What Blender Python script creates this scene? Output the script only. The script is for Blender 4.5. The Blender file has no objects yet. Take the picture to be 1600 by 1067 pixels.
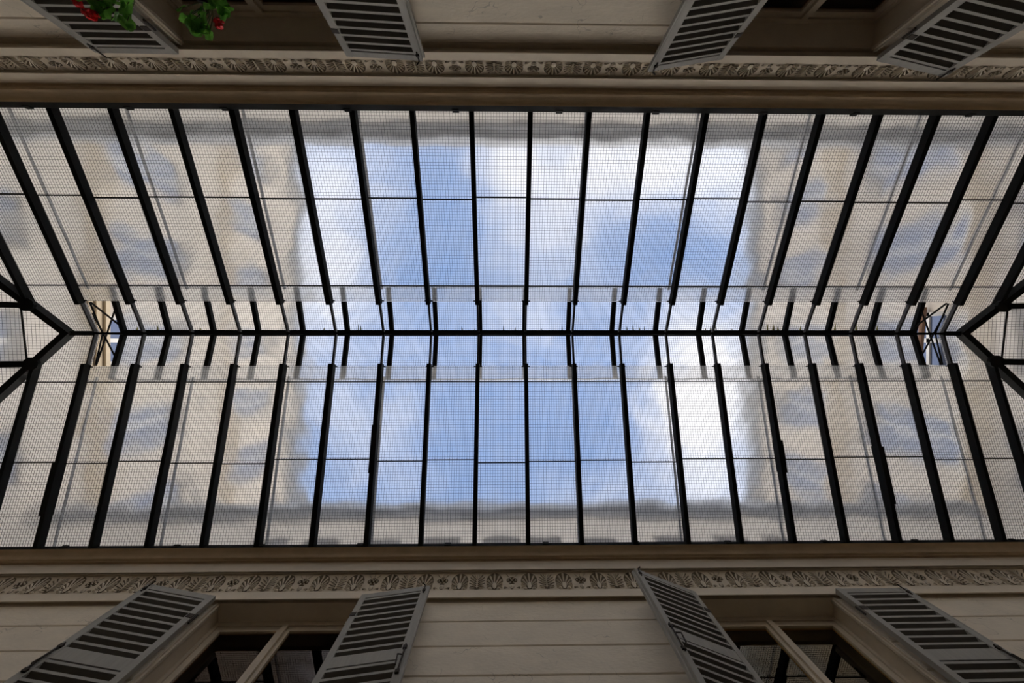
import bpy, math, random
from mathutils import Vector, Matrix
random.seed(7)
PI = math.pi
scene = bpy.context.scene
COL = scene.collection

# ------------------------------------------------------------------ camera, sky, exposure
CAMZ = 1.6
FPX = 622.0
cam_data = bpy.data.cameras.new('camera')
cam = bpy.data.objects.new('camera', cam_data)
COL.objects.link(cam)
cam_data.sensor_fit = 'HORIZONTAL'
cam_data.sensor_width = 36.0
cam_data.lens = FPX / 1600 * 36.0
cam_data.clip_start = 0.05
cam_data.clip_end = 500
_F = Vector((9 / FPX, 1.5 / FPX, 1)).normalized()
_R = (Vector((1, 0, 0)) - _F * _F.x).normalized()
_Dn = _F.cross(_R)
_U = -_Dn
_B = -_F
cam.matrix_world = Matrix(((_R.x, _U.x, _B.x, 0), (_R.y, _U.y, _B.y, 0), (_R.z, _U.z, _B.z, CAMZ), (0, 0, 0, 1)))
scene.camera = cam
scene.view_settings.view_transform = 'Standard'
scene.view_settings.look = 'None'
scene.view_settings.gamma = 1.0
scene.view_settings.use_curve_mapping = False
scene.view_settings.exposure = 1.12


class NT:
    """tiny node helper"""
    def __init__(self, tree):
        self.t = tree
        tree.nodes.clear()

    def n(self, kind, **kw):
        nd = self.t.nodes.new(kind)
        for k, v in kw.items():
            if k in ('ins',):
                for i, x in v.items():
                    if isinstance(x, bpy.types.NodeSocket):
                        self.t.links.new(x, nd.inputs[i])
                    else:
                        nd.inputs[i].default_value = x
            else:
                setattr(nd, k, v)
        return nd

    def math(self, op, a, b=0.0, c=None, clamp=False):
        nd = self.n('ShaderNodeMath', operation=op, use_clamp=clamp)
        for i, x in enumerate((a, b) if c is None else (a, b, c)):
            if isinstance(x, bpy.types.NodeSocket):
                self.t.links.new(x, nd.inputs[i])
            else:
                nd.inputs[i].default_value = x
        return nd.outputs[0]

    def mix(self, f, a, b):
        nd = self.n('ShaderNodeMix', data_type='RGBA')
        for i, x in ((0, f), (6, a), (7, b)):
            if isinstance(x, bpy.types.NodeSocket):
                self.t.links.new(x, nd.inputs[i])
            elif i:
                nd.inputs[i].default_value = (*x[:3], 1)
            else:
                nd.inputs[i].default_value = x
        return nd.outputs[2]

    def link(self, a, b):
        self.t.links.new(a, b)


SKY_STRENGTH = 1.0
world = bpy.data.worlds.new('sky')
scene.world = world
world.use_nodes = True
W = NT(world.node_tree)
co = W.n('ShaderNodeTexCoord').outputs['Generated']
sep = W.n('ShaderNodeSeparateXYZ', ins={0: co})
dz = W.math('MAXIMUM', sep.outputs[2], 0.08)
qx = W.math('DIVIDE', sep.outputs[0], dz)
qy = W.math('DIVIDE', sep.outputs[1], dz)
q = W.n('ShaderNodeCombineXYZ', ins={0: qx, 1: qy, 2: 3.7}).outputs[0]
n1 = W.n('ShaderNodeTexNoise', ins={'Vector': q, 'Scale': 3.2, 'Detail': 6.0, 'Roughness': 0.6}).outputs[0]


def sky_cloud(cx, cy, rx, ry, amp):
    a = W.math('DIVIDE', W.math('SUBTRACT', qx, cx), rx)
    b = W.math('DIVIDE', W.math('SUBTRACT', qy, cy), ry)
    r2 = W.math('ADD', W.math('MULTIPLY', a, a), W.math('MULTIPLY', b, b))
    return W.math('MULTIPLY', W.math('EXPONENT', W.math('MULTIPLY', r2, -1.0)), amp)


dens = W.math('ADD', W.math('MULTIPLY', n1, 0.95), 0.03)
for c in ((0.02, -0.43, 0.16, 0.12, 0.30), (0.46, 0.17, 0.13, 0.17, 0.42), (-0.44, -0.22, 0.10, 0.22, 0.04), (0.36, -0.42, 0.2, 0.08, 0.12),
          (0.1, 0.2, 0.25, 0.2, -0.22), (-0.2, -0.1, 0.2, 0.2, -0.10), (0.35, -0.2, 0.16, 0.13, -0.10), (-0.36, 0.28, 0.2, 0.2, -0.06)):
    dens = W.math('ADD', dens, sky_cloud(*c))
mr = W.n('ShaderNodeMapRange', interpolation_type='SMOOTHSTEP', ins={0: dens, 1: 0.36, 2: 0.86})
cl = mr.outputs[0]
zen = W.n('ShaderNodeMapRange', ins={0: sep.outputs[2], 1: 0.0, 2: 0.88}).outputs[0]
blue = W.mix(zen, (2.3, 2.2, 2.05), (0.130, 0.212, 0.40))
skyc = W.mix(cl, blue, W.mix(zen, (2.3, 2.2, 2.05), (0.63, 0.62, 0.635)))
up = W.n('ShaderNodeMapRange', ins={0: sep.outputs[2], 1: -0.05, 2: 0.02}).outputs[0]
skyc = W.mix(up, (0.16, 0.15, 0.13), skyc)
bg = W.n('ShaderNodeBackground', ins={0: skyc, 1: SKY_STRENGTH})
wo = W.n('ShaderNodeOutputWorld')
W.link(bg.outputs[0], wo.inputs[0])


# hazy sun over the roofs on the photo's lower side, veiled by thin cloud
sun_data = bpy.data.lights.new('sun', 'SUN')
sun_data.energy = 1.1
sun_data.angle = math.radians(26)
sun_data.color = (1.0, 0.94, 0.85)
sun = bpy.data.objects.new('sun', sun_data)
COL.objects.link(sun)
sun.rotation_euler = Vector((0.12, 0.62, 0.77)).to_track_quat('Z', 'Y').to_euler()
sun.location = (0, 8, 14)


# ------------------------------------------------------------------ materials
def new_mat(name):
    m = bpy.data.materials.new(name)
    m.use_nodes = True
    return m, NT(m.node_tree)


def mat(name, col, rough=0.7, var=0.12, scale=6.0, metal=0.0, col2=None, bump=0.0, bscale=40.0, stretch=None, spec=0.4):
    m, t = new_mat(name)
    geo = t.n('ShaderNodeTexCoord').outputs['Object']
    if stretch:
        geo = t.n('ShaderNodeMapping', ins={0: geo, 3: stretch}).outputs[0]
    nz = t.n('ShaderNodeTexNoise', ins={'Vector': geo, 'Scale': scale, 'Detail': 6.0, 'Roughness': 0.65}).outputs[0]
    f = t.n('ShaderNodeMapRange', ins={0: nz, 1: 0.3, 2: 0.7}).outputs[0]
    c2 = col2 or tuple(c * (1 - var) for c in col)
    c1 = tuple(min(1, c * (1 + var * 0.5)) for c in col)
    cc = t.mix(f, c2, c1)
    p = t.n('ShaderNodeBsdfPrincipled', ins={'Base Color': cc, 'Roughness': rough, 'Metallic': metal, 'Specular IOR Level': spec})
    if bump:
        bz = t.n('ShaderNodeTexNoise', ins={'Vector': geo, 'Scale': bscale, 'Detail': 4.0}).outputs[0]
        b = t.n('ShaderNodeBump', ins={'Strength': 0.6, 'Distance': bump, 'Height': bz})
        t.link(b.outputs[0], p.inputs['Normal'])
    o = t.n('ShaderNodeOutputMaterial')
    t.link(p.outputs[0], o.inputs[0])
    return m


def glass_mat(name, tint, dirt, rough, ripple, rscale, dirtcol=(0.55, 0.53, 0.5)):
    m, t = new_mat(name)
    pos = t.n('ShaderNodeNewGeometry').outputs['Position']
    rnd = t.n('ShaderNodeObjectInfo').outputs['Random']
    off = t.n('ShaderNodeCombineXYZ', ins={0: t.math('MULTIPLY', rnd, 37.0), 1: t.math('MULTIPLY', rnd, 11.0), 2: rnd}).outputs[0]
    v = t.n('ShaderNodeVectorMath', operation='ADD', ins={0: pos, 1: off}).outputs[0]
    g = t.n('ShaderNodeBsdfGlass', ins={'Color': (*tint, 1), 'Roughness': rough, 'IOR': 1.14})
    dn = t.n('ShaderNodeTexNoise', ins={'Vector': v, 'Scale': 5.0, 'Detail': 6.0, 'Roughness': 0.7}).outputs[0]
    df = t.math('MULTIPLY', t.n('ShaderNodeMapRange', ins={0: dn, 1: 0.3, 2: 0.75, 3: 0.5, 4: 1.5}).outputs[0], dirt)
    tr = t.n('ShaderNodeBsdfTranslucent', ins={0: (*dirtcol, 1)})
    if ripple:
        a = t.n('ShaderNodeTexNoise', ins={'Vector': v, 'Scale': rscale, 'Detail': 0.6, 'Roughness': 0.4}).outputs[0]
        b = t.n('ShaderNodeBump', ins={'Strength': 1.0, 'Distance': ripple, 'Height': a})
        t.link(b.outputs[0], g.inputs['Normal'])
    mx = t.n('ShaderNodeMixShader', ins={0: df, 1: g.outputs[0], 2: tr.outputs[0]})
    o = t.n('ShaderNodeOutputMaterial')
    t.link(mx.outputs[0], o.inputs[0])
    return m


M = {}
M['plaster'] = mat('painted_plaster', (0.84, 0.73, 0.57), 0.75, 0.10, 3.0, bump=0.004, bscale=25, stretch=(1, 1, 2.5))
def add_cracks(m):
    nt = m.node_tree
    p = [n for n in nt.nodes if n.type == 'BSDF_PRINCIPLED'][0]
    src = p.inputs['Base Color'].links[0].from_socket
    t = NT.__new__(NT)
    t.t = nt
    co_ = t.n('ShaderNodeNewGeometry').outputs['Position']
    nz = t.n('ShaderNodeTexNoise', ins={'Vector': co_, 'Scale': 3.5, 'Detail': 3.0})
    w = t.n('ShaderNodeVectorMath', operation='ADD', ins={0: co_, 1: nz.outputs[1]}).outputs[0]
    v = t.n('ShaderNodeTexVoronoi', feature='DISTANCE_TO_EDGE', ins={'Vector': w, 'Scale': 2.6}).outputs[0]
    line = t.math('LESS_THAN', v, 0.010)
    msk = t.n('ShaderNodeMapRange', ins={0: t.n('ShaderNodeTexNoise', ins={'Vector': co_, 'Scale': 5.0, 'Detail': 2.0}).outputs[0], 1: 0.52, 2: 0.62}).outputs[0]
    f = t.math('MULTIPLY', t.math('MULTIPLY', line, msk), 0.45)
    t.link(t.mix(f, src, (0.25, 0.2, 0.14)), p.inputs['Base Color'])


add_cracks(M['plaster'])
M['cornice'] = mat('cornice_paint', (0.86, 0.74, 0.57), 0.7, 0.08, 5.0, bump=0.002, bscale=30)
M['cornice_deep'] = mat('cornice_ochre_paint', (0.62, 0.46, 0.28), 0.7, 0.15, 5.0)
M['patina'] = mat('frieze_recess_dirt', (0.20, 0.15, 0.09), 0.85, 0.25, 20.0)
M['relief'] = mat('frieze_relief_paint', (0.86, 0.75, 0.59), 0.7, 0.12, 30.0)
M['iron'] = mat('dark_green_iron', (0.006, 0.008, 0.006), 0.75, 0.4, 12.0, col2=(0.010, 0.006, 0.004), spec=0.15)
M['iron_grey'] = mat('weathered_iron', (0.055, 0.050, 0.046), 0.6, 0.3, 12.0)
M['rod'] = mat('grey_galvanised_metal', (0.20, 0.20, 0.20), 0.5, 0.2, 8.0)
M['wire'] = mat('embedded_wire', (0.05, 0.05, 0.05), 0.6, 0.2, 8.0)
M['putty'] = mat('lap_edge_dirt', (0.05, 0.045, 0.04), 0.8, 0.3, 10.0)
M['glass_in'] = glass_mat('wired_glass_inner_face', (0.98, 0.98, 0.98), 0.0, 0.03, 0.0, 1.0)
M['glass_out'] = glass_mat('wired_glass_outer_face', (0.98, 0.98, 0.98), 0.19, 0.31, 0.045, 3.6, (0.84, 0.81, 0.77))
M['shutter'] = mat('grey_shutter_paint', (0.40, 0.375, 0.32), 0.6, 0.12, 8.0, stretch=(4, 4, 0.6))
M['slat'] = mat('slat_painted_shade', (0.10, 0.088, 0.068), 0.6, 0.12, 8.0)  # dark tone paints in the shade on all slat faces but the nosing
M['rust'] = mat('rusty_iron', (0.05, 0.035, 0.022), 0.7, 0.4, 30.0)
M['joinery'] = mat('beige_joinery_paint', (0.64, 0.54, 0.40), 0.55, 0.10, 10.0)
M['joinery_dark'] = mat('brown_joinery_paint', (0.16, 0.11, 0.07), 0.5, 0.15, 10.0)
M['curtain_red'] = mat('dark_red_cloth', (0.07, 0.014, 0.010), 0.9, 0.3, 6.0)
M['curtain_brown'] = mat('dark_brown_cloth', (0.035, 0.024, 0.014), 0.9, 0.3, 6.0)
M['pane'] = None
M['shopfront'] = mat('dark_shopfront_wood', (0.07, 0.045, 0.03), 0.6, 0.2, 4.0)
M['paving'] = mat('stone_paving', (0.13, 0.11, 0.085), 0.8, 0.25, 2.0)
M['facade'] = mat('pale_stone_facade', (0.47, 0.415, 0.355), 0.85, 0.3, 1.2)
M['facade_grey'] = mat('grey_render_facade', (0.46, 0.42, 0.375), 0.85, 0.2, 1.0)
M['stone_trim'] = mat('cream_stone_trim', (0.54, 0.44, 0.31), 0.8, 0.15, 3.0)
M['white_paint'] = mat('white_window_paint', (0.72, 0.70, 0.66), 0.6, 0.1, 6.0)
M['zinc'] = mat('zinc_roof_edge', (0.25, 0.26, 0.28), 0.5, 0.2, 4.0)
M['leaf'] = mat('geranium_leaf', (0.13, 0.30, 0.05), 0.6, 0.5, 18.0)
_lt = NT.__new__(NT)
_lt.t = M['leaf'].node_tree
_lp = [n for n in _lt.t.nodes if n.type == 'BSDF_PRINCIPLED'][0]
_lo = [n for n in _lt.t.nodes if n.type == 'OUTPUT_MATERIAL'][0]
_ltr = _lt.n('ShaderNodeBsdfTranslucent', ins={0: (0.16, 0.42, 0.05, 1)})
_lm = _lt.n('ShaderNodeMixShader', ins={0: 0.5, 1: _lp.outputs[0], 2: _ltr.outputs[0]})
_lt.link(_lm.outputs[0], _lo.inputs[0])
M['petal'] = mat('red_petal', (0.85, 0.015, 0.02), 0.6, 0.3, 30.0)
M['stem'] = mat('green_stem', (0.09, 0.12, 0.03), 0.6, 0.2, 10.0)
M['pot'] = mat('dark_brown_pot', (0.022, 0.016, 0.012), 0.45, 0.2, 10.0)
M['moss'] = mat('yellow_green_moss', (0.42, 0.36, 0.10), 0.9, 0.4, 40.0)
M['pipe'] = mat('brown_pipe', (0.16, 0.085, 0.05), 0.5, 0.2, 8.0)
M['dead_leaf'] = mat('dead_leaf', (0.04, 0.03, 0.02), 0.8, 0.3, 30.0)


def window_pane_mat(name, refl, tint):
    m, t = new_mat(name)
    fr = t.n('ShaderNodeFresnel', ins={0: 1.55}).outputs[0]
    f = t.math('ADD', fr, refl, clamp=True)
    a = t.n('ShaderNodeBsdfTransparent', ins={0: (0.85, 0.85, 0.83, 1)})
    b = t.n('ShaderNodeBsdfGlossy', ins={0: (*tint, 1), 'Roughness': 0.012})
    mx = t.n('ShaderNodeMixShader', ins={0: f, 1: a.outputs[0], 2: b.outputs[0]})
    o = t.n('ShaderNodeOutputMaterial')
    t.link(mx.outputs[0], o.inputs[0])
    return m


M['pane'] = window_pane_mat('window_glass', 0.0, (0.72, 0.60, 0.52))
M['pane_clear'] = window_pane_mat('window_glass_amber', 0.03, (1.0, 0.88, 0.66))
M['far_pane'] = mat('far_window_glass', (0.13, 0.16, 0.24), 0.05, 0.1, 2.0, metal=0.0)
_p = [n for n in M['far_pane'].node_tree.nodes if n.type == 'BSDF_PRINCIPLED'][0]
_p.inputs['Metallic'].default_value = 0.45
_nt = M['far_pane'].node_tree


# ------------------------------------------------------------------ mesh helpers
class MB:
    def __init__(self):
        self.v, self.f, self.mi = [], [], []

    def add(self, vs, fs, mi=0):
        o = len(self.v)
        self.v += [tuple(v) for v in vs]
        self.f += [tuple(i + o for i in f) for f in fs]
        self.mi += [mi] * len(fs)
        return self

    def box(self, x0, x1, y0, y1, z0, z1, mi=0):
        x0, x1 = min(x0, x1), max(x0, x1)
        y0, y1 = min(y0, y1), max(y0, y1)
        z0, z1 = min(z0, z1), max(z0, z1)
        vs = [(x, y, z) for z in (z0, z1) for y in (y0, y1) for x in (x0, x1)]
        return self.add(vs, [(0, 2, 3, 1), (4, 5, 7, 6), (0, 1, 5, 4), (2, 6, 7, 3), (0, 4, 6, 2), (1, 3, 7, 5)], mi)

    def bar(self, p0, p1, w, h, up=(0, 0, 1), off=0.0, w1=None, h1=None, mi=0):
        """box along p0->p1, w wide, reaching from off to off-h along up"""
        p0, p1, up = Vector(p0), Vector(p1), Vector(up)
        d = (p1 - p0).normalized()
        s = d.cross(up).normalized()
        u = s.cross(d).normalized()
        vs = []
        for p, ww, hh in ((p0, w, h), (p1, w1 or w, h1 or h)):
            for a, b in ((-1, 0), (1, 0), (1, 1), (-1, 1)):
                vs.append(p + s * (a * ww / 2) + u * (off - b * hh))
        return self.add(vs, [(0, 1, 2, 3), (7, 6, 5, 4), (0, 4, 5, 1), (1, 5, 6, 2), (2, 6, 7, 3), (3, 7, 4, 0)], mi)

    def tube(self, pts, r, seg=6, mi=0, r1=None):
        pts = [Vector(p) for p in pts]
        rings = []
        for i, p in enumerate(pts):
            d = (pts[min(i + 1, len(pts) - 1)] - pts[max(i - 1, 0)]).normalized()
            a = d.orthogonal().normalized() if i == 0 else (rings[-1][1] - d * rings[-1][1].dot(d)).normalized()
            b = d.cross(a)
            rr = r if r1 is None else r + (r1 - r) * i / (len(pts) - 1)
            rings.append(([p + (a * math.cos(2 * PI * k / seg) + b * math.sin(2 * PI * k / seg)) * rr for k in range(seg)], a))
        vs = [v for ring, _ in rings for v in ring]
        fs = []
        for i in range(len(pts) - 1):
            for k in range(seg):
                k2 = (k + 1) % seg
                fs.append((i * seg + k, i * seg + k2, (i + 1) * seg + k2, (i + 1) * seg + k))
        fs.append(tuple(range(seg))[::-1])
        fs.append(tuple((len(pts) - 1) * seg + k for k in range(seg)))
        return self.add(vs, fs, mi)

    def extrude_x(self, prof, x0, x1, mi=0):
        """closed profile of (y, z) extruded along x"""
        n = len(prof)
        vs = [(x0, y, z) for y, z in prof] + [(x1, y, z) for y, z in prof]
        fs = [(i, (i + 1) % n, n + (i + 1) % n, n + i) for i in range(n)]
        fs += [tuple(range(n))[::-1], tuple(range(n, 2 * n))]
        return self.add(vs, fs, mi)

    def mesh(self, name, mats):
        me = bpy.data.meshes.new(name)
        me.from_pydata(self.v, [], self.f)
        for m in (mats if isinstance(mats, (list, tuple)) else [mats]):
            me.materials.append(m)
        if any(self.mi):
            me.polygons.foreach_set('material_index', self.mi)
        import bmesh
        bm = bmesh.new()
        bm.from_mesh(me)
        bmesh.ops.recalc_face_normals(bm, faces=bm.faces)
        bm.to_mesh(me)
        bm.free()
        return me

    def build(self, name, mats, parent=None, mw=None):
        return link(name, self.mesh(name, mats), parent, mw)


def link(name, me, parent=None, mw=None):
    o = bpy.data.objects.new(name, me)
    COL.objects.link(o)
    if parent is not None:
        o.parent = parent
    if mw is not None:
        o.matrix_local = mw
    return o


def tag(o, label=None, cat=None, group=None, kind=None):
    for k, v in (('label', label), ('category', cat), ('group', group), ('kind', kind)):
        if v:
            o[k] = v
    return o


def empty(name, loc=(0, 0, 0), label=None, cat=None, group=None, kind=None):
    o = bpy.data.objects.new(name, None)
    COL.objects.link(o)
    o.location = loc
    o.empty_display_size = 0.1
    return tag(o, label, cat, group, kind)


def smooth(o):
    o.data.polygons.foreach_set('use_smooth', [True] * len(o.data.polygons))
    return o


def Z(d):
    return CAMZ + d


# ------------------------------------------------------------------ roof geometry
VPX, VPY = 791.0, 532.5
KR = 1.015
RY, RD = -0.079 * KR, 4.46 * KR                       # main ridge
EU = (-2.061 * KR, 3.59 * KR)                         # upper (photo top) eave: Y, height over camera
EL = (2.005 * KR, 3.935 * KR)                         # lower eave
MU = (RD - EU[1]) / (RY - EU[0])
ML = (RD - EL[1]) / (EL[0] - RY)
S, X0 = 0.525 * KR, 0.215 * KR
RXL, RXR = -4.775 * KR, 5.134 * KR                    # ends of the ridge


def DU(y):
    return EU[1] + MU * (y - EU[0])


def DL(y):
    return EL[1] + ML * (EL[0] - y)


def y_at(v, fn):
    y = 0.0
    for _ in range(40):
        y = v / FPX * fn(y)
    return y


def hipplane(rx, au, al, sgn):
    # sgn -1 left, +1 right: D = RD - s*|X-rx| + q*(Y-RY)
    det = au + al
    s = (MU + ML) / det
    qq = MU - s * au
    return lambda x, y: RD - s * sgn * (x - rx) + qq * (y - RY)


AUL, ALL_, AUR, ALR = 0.833, 0.818, 0.823, 0.804
DEL = hipplane(RXL, AUL, ALL_, -1)
DER = hipplane(RXR, AUR, ALR, +1)
XEL, XER = -6.45 * KR, 6.78 * KR                      # eaves of the two hipped ends
JL, JR = [v * KR for v in (-5.035, -5.56, -6.05)], [v * KR for v in (5.38, 5.9, 6.38)]


def clip(poly, a, b, c):
    """keep a*x+b*y<=c"""
    out = []
    for i, p in enumerate(poly):
        r = poly[(i + 1) % len(poly)]
        dp, dr = a * p[0] + b * p[1] - c, a * r[0] + b * r[1] - c
        if dp <= 1e-9:
            out.append(p)
        if (dp < -1e-9 and dr > 1e-9) or (dp > 1e-9 and dr < -1e-9):
            k = dp / (dp - dr)
            out.append((p[0] + (r[0] - p[0]) * k, p[1] + (r[1] - p[1]) * k))
    return out


# ------------------------------------------------------------------ floor, walls and cornices (setting)
XA, XB = -6.62, 6.98
fl = MB().box(-7, 7.3, -3, 3, -0.15, 0).build('floor', M['paving'])
tag(fl, 'stone paved floor of the covered passage', 'floor', kind='structure')

WINX = ((-2.463, -1.229), (1.620, 2.853))
# side: sign, wall Y, fascia Y, profile depths
SIDES = {
    'front': dict(s=1, yw=2.2385, yf=2.200, d=3.413, prof=[(2.200, 3.413), (2.200, 3.509), (2.160, 3.691), (2.124, 3.691), (2.124, 3.829),
                  (2.090, 3.829), (2.072, 3.835), (2.015, 3.904), (2.015, 3.954)], eave=EL, win=((-2.463, -1.229), (1.622, 2.853)), yg=2.392),
    'back': dict(s=-1, yw=2.254, yf=2.183, d=3.028, prof=[(2.183, 3.028), (2.183, 3.114), (2.163, 3.242), (2.137, 3.242), (2.137, 3.365),
                 (2.105, 3.365), (2.086, 3.370), (2.030, 3.450), (2.030, 3.537)], eave=(-EU[0], EU[1]), win=((-2.449, -1.202), (1.645, 2.843)), yg=2.43),
}
YB = 2.66          # back of the wall


def course(name, parent, x0, x1, s, yf, z0, z1, m):
    g, c = 0.0025, 0.006
    a, b = z0 + g, z1 - g
    prof = [(s * YB, a), (s * (yf + c), a), (s * yf, a + c), (s * yf, b - c), (s * (yf + c), b), (s * YB, b)]
    return MB().extrude_x(prof, x0, x1).build(name, m, parent)


def palmette_mesh(w, h, n=13):
    b = MB()
    # recessed dark ground
    seg = 18
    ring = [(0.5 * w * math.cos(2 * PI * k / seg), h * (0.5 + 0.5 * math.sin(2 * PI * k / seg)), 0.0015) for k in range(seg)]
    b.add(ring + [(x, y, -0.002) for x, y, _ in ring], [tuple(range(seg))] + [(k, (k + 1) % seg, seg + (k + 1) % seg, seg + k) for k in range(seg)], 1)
    cy = h * 0.16
    for k in range(n):
        a = (k / (n - 1) - 0.5) * 2 * math.radians(118)
        dx, dy = math.sin(a), math.cos(a)
        # reach to the outline
        L = 1 / math.sqrt((dx / (0.5 * w)) ** 2 + (dy / (0.84 * h)) ** 2) if dy > 0 else 1 / math.sqrt((dx / (0.5 * w)) ** 2 + (dy / (0.2 * h)) ** 2)
        L *= 1.0
        r0, r1 = 0.16 * h, L
        px, py = -dy, dx
        w0, w1 = 0.0075 * h / 0.16, 0.0102 * h / 0.16 * (1.0 if abs(a) < 1.3 else 0.8)
        vs = []
        for r, hw, z in ((r0, w0 * .6, 0.006), ((r0 + r1) * .55, w0, 0.010), (r1 * .93, w1, 0.012)):
            c = (dx * r, cy + dy * r)
            vs += [(c[0] + px * -hw * -1, c[1] + py * hw, 0.0), (c[0], c[1], z), (c[0] - px * hw, c[1] - py * hw, 0.0)]
        vs.append((dx * r1, cy + dy * r1, 0.006))
        b.add(vs, [(0, 1, 4, 3), (1, 2, 5, 4), (3, 4, 7, 6), (4, 5, 8, 7), (6, 7, 9), (7, 8, 9), (0, 2, 1)])
    # heart at the base and two volutes
    for sx in (-1, 1):
        for r in (0.2,):
            cx, cyy = sx * w * 0.26, h * 0.06
            ring = [(cx + 0.13 * w * math.cos(2 * PI * k / 8), cyy + 0.09 * h * math.sin(2 * PI * k / 8), 0.002) for k in range(8)]
            b.add(ring + [(cx, cyy, 0.014)], [(k, (k + 1) % 8, 8) for k in range(8)])
    ring = [(0.13 * w * math.cos(2 * PI * k / 8), cy + .04 * h + 0.2 * h * math.sin(2 * PI * k / 8), 0.007) for k in range(8)]
    b.add(ring + [(0, cy + .04 * h, 0.010)], [(k, (k + 1) % 8, 8) for k in range(8)])
    return b


def leaf_blob(b, x0, y0, x1, y1, hw, z=0.011, mi=0):
    d = Vector((x1 - x0, y1 - y0))
    p = Vector((-d.y, d.x)).normalized() * hw
    m = Vector((x0, y0)) + d * 0.55
    b.add([(x0, y0, 0.002), (m.x + p.x, m.y + p.y, 0.001), (x1, y1, 0.004), (m.x - p.x, m.y - p.y, 0.001), (m.x, m.y, z)],
          [(0, 1, 4), (1, 2, 4), (2, 3, 4), (3, 0, 4)], mi)


def vase_mesh(w, h):
    """small vase holding three blossoms, on dark recesses, with scrolls beside it"""
    b = MB()
    for cx, cy, r in ((0, .62, .16), (-.2, .55, .13), (.2, .55, .13), (0, .36, .15), (0, .14, .13)):
        ring = [(cx * w + r * w * math.cos(2 * PI * k / 10), cy * h + r * 1.1 * h * math.sin(2 * PI * k / 10), 0.0018) for k in range(10)]
        b.add(ring, [tuple(range(10))], 1)
    for cx, cy, r in ((-.08, .66, .05), (.08, .66, .05), (0, .56, .05), (-.22, .56, .05), (.22, .56, .05), (-.1, .42, .045), (.1, .42, .045)):
        ring = [(cx * w + r * w * math.cos(2 * PI * k / 6), cy * h + r * 1.2 * h * math.sin(2 * PI * k / 6), 0.002) for k in range(6)]
        b.add(ring + [(cx * w, cy * h, 0.016)], [(k, (k + 1) % 6, 6) for k in range(6)])
    b.add([(-.09 * w, .04 * h, .003), (.09 * w, .04 * h, .003), (.13 * w, .3 * h, .003), (-.13 * w, .3 * h, .003), (0, .17 * h, .014)],
          [(0, 1, 4), (1, 2, 4), (2, 3, 4), (3, 0, 4)])
    leaf_blob(b, 0, .7 * h, 0, 1.05 * h, .03 * w)
    for sx in (-1, 1):
        leaf_blob(b, sx * .1 * w, .7 * h, sx * .38 * w, .98 * h, .03 * w)
        leaf_blob(b, sx * .22 * w, .08 * h, sx * .5 * w, .14 * h, .04 * w)
        ring = [(sx * .42 * w + .06 * w * math.cos(2 * PI * k / 6), .1 * h + .08 * h * math.sin(2 * PI * k / 6), 0.0016) for k in range(6)]
        b.add(ring, [tuple(range(6))], 1)
    return b


def sprig_mesh(w, h):
    """small palm sprig: curled leaves on both sides of a stem"""
    b = MB()
    for sx in (-1, 1):          # dark slits under each leaf
        for y0, y1, x1 in ((.14, .22, .38), (.25, .40, .44), (.36, .58, .44), (.48, .76, .40), (.61, .91, .30)):
            d_ = Vector((sx * x1 * w, (y1 - y0) * h))
            p_ = Vector((-d_.y, d_.x)).normalized() * .032 * w
            o_ = Vector((sx * .05 * w, y0 * h))
            b.add([(*(o_ - p_), .0015), (*(o_ + d_ - p_), .0015), (*(o_ + d_ + p_), .0015), (*(o_ + p_), .0015)], [(0, 1, 2, 3)], 1)
    ring = [(.2 * w * math.cos(2 * PI * k / 8), .07 * h + .07 * h * math.sin(2 * PI * k / 8), 0.0017) for k in range(8)]
    b.add(ring, [tuple(range(8))], 1)
    leaf_blob(b, 0, .05 * h, 0, .98 * h, .05 * w, 0.014)
    for sx in (-1, 1):
        for k, (y0, y1, x1) in enumerate(((.2, .3, .36), (.3, .5, .42), (.42, .68, .42), (.55, .86, .36), (.68, 1.0, .24))):
            leaf_blob(b, sx * .03 * w, y0 * h, sx * x1 * w, y1 * h, .035 * w)
        leaf_blob(b, sx * .1 * w, .06 * h, sx * .5 * w, .12 * h, .035 * w)
    return b


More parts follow.
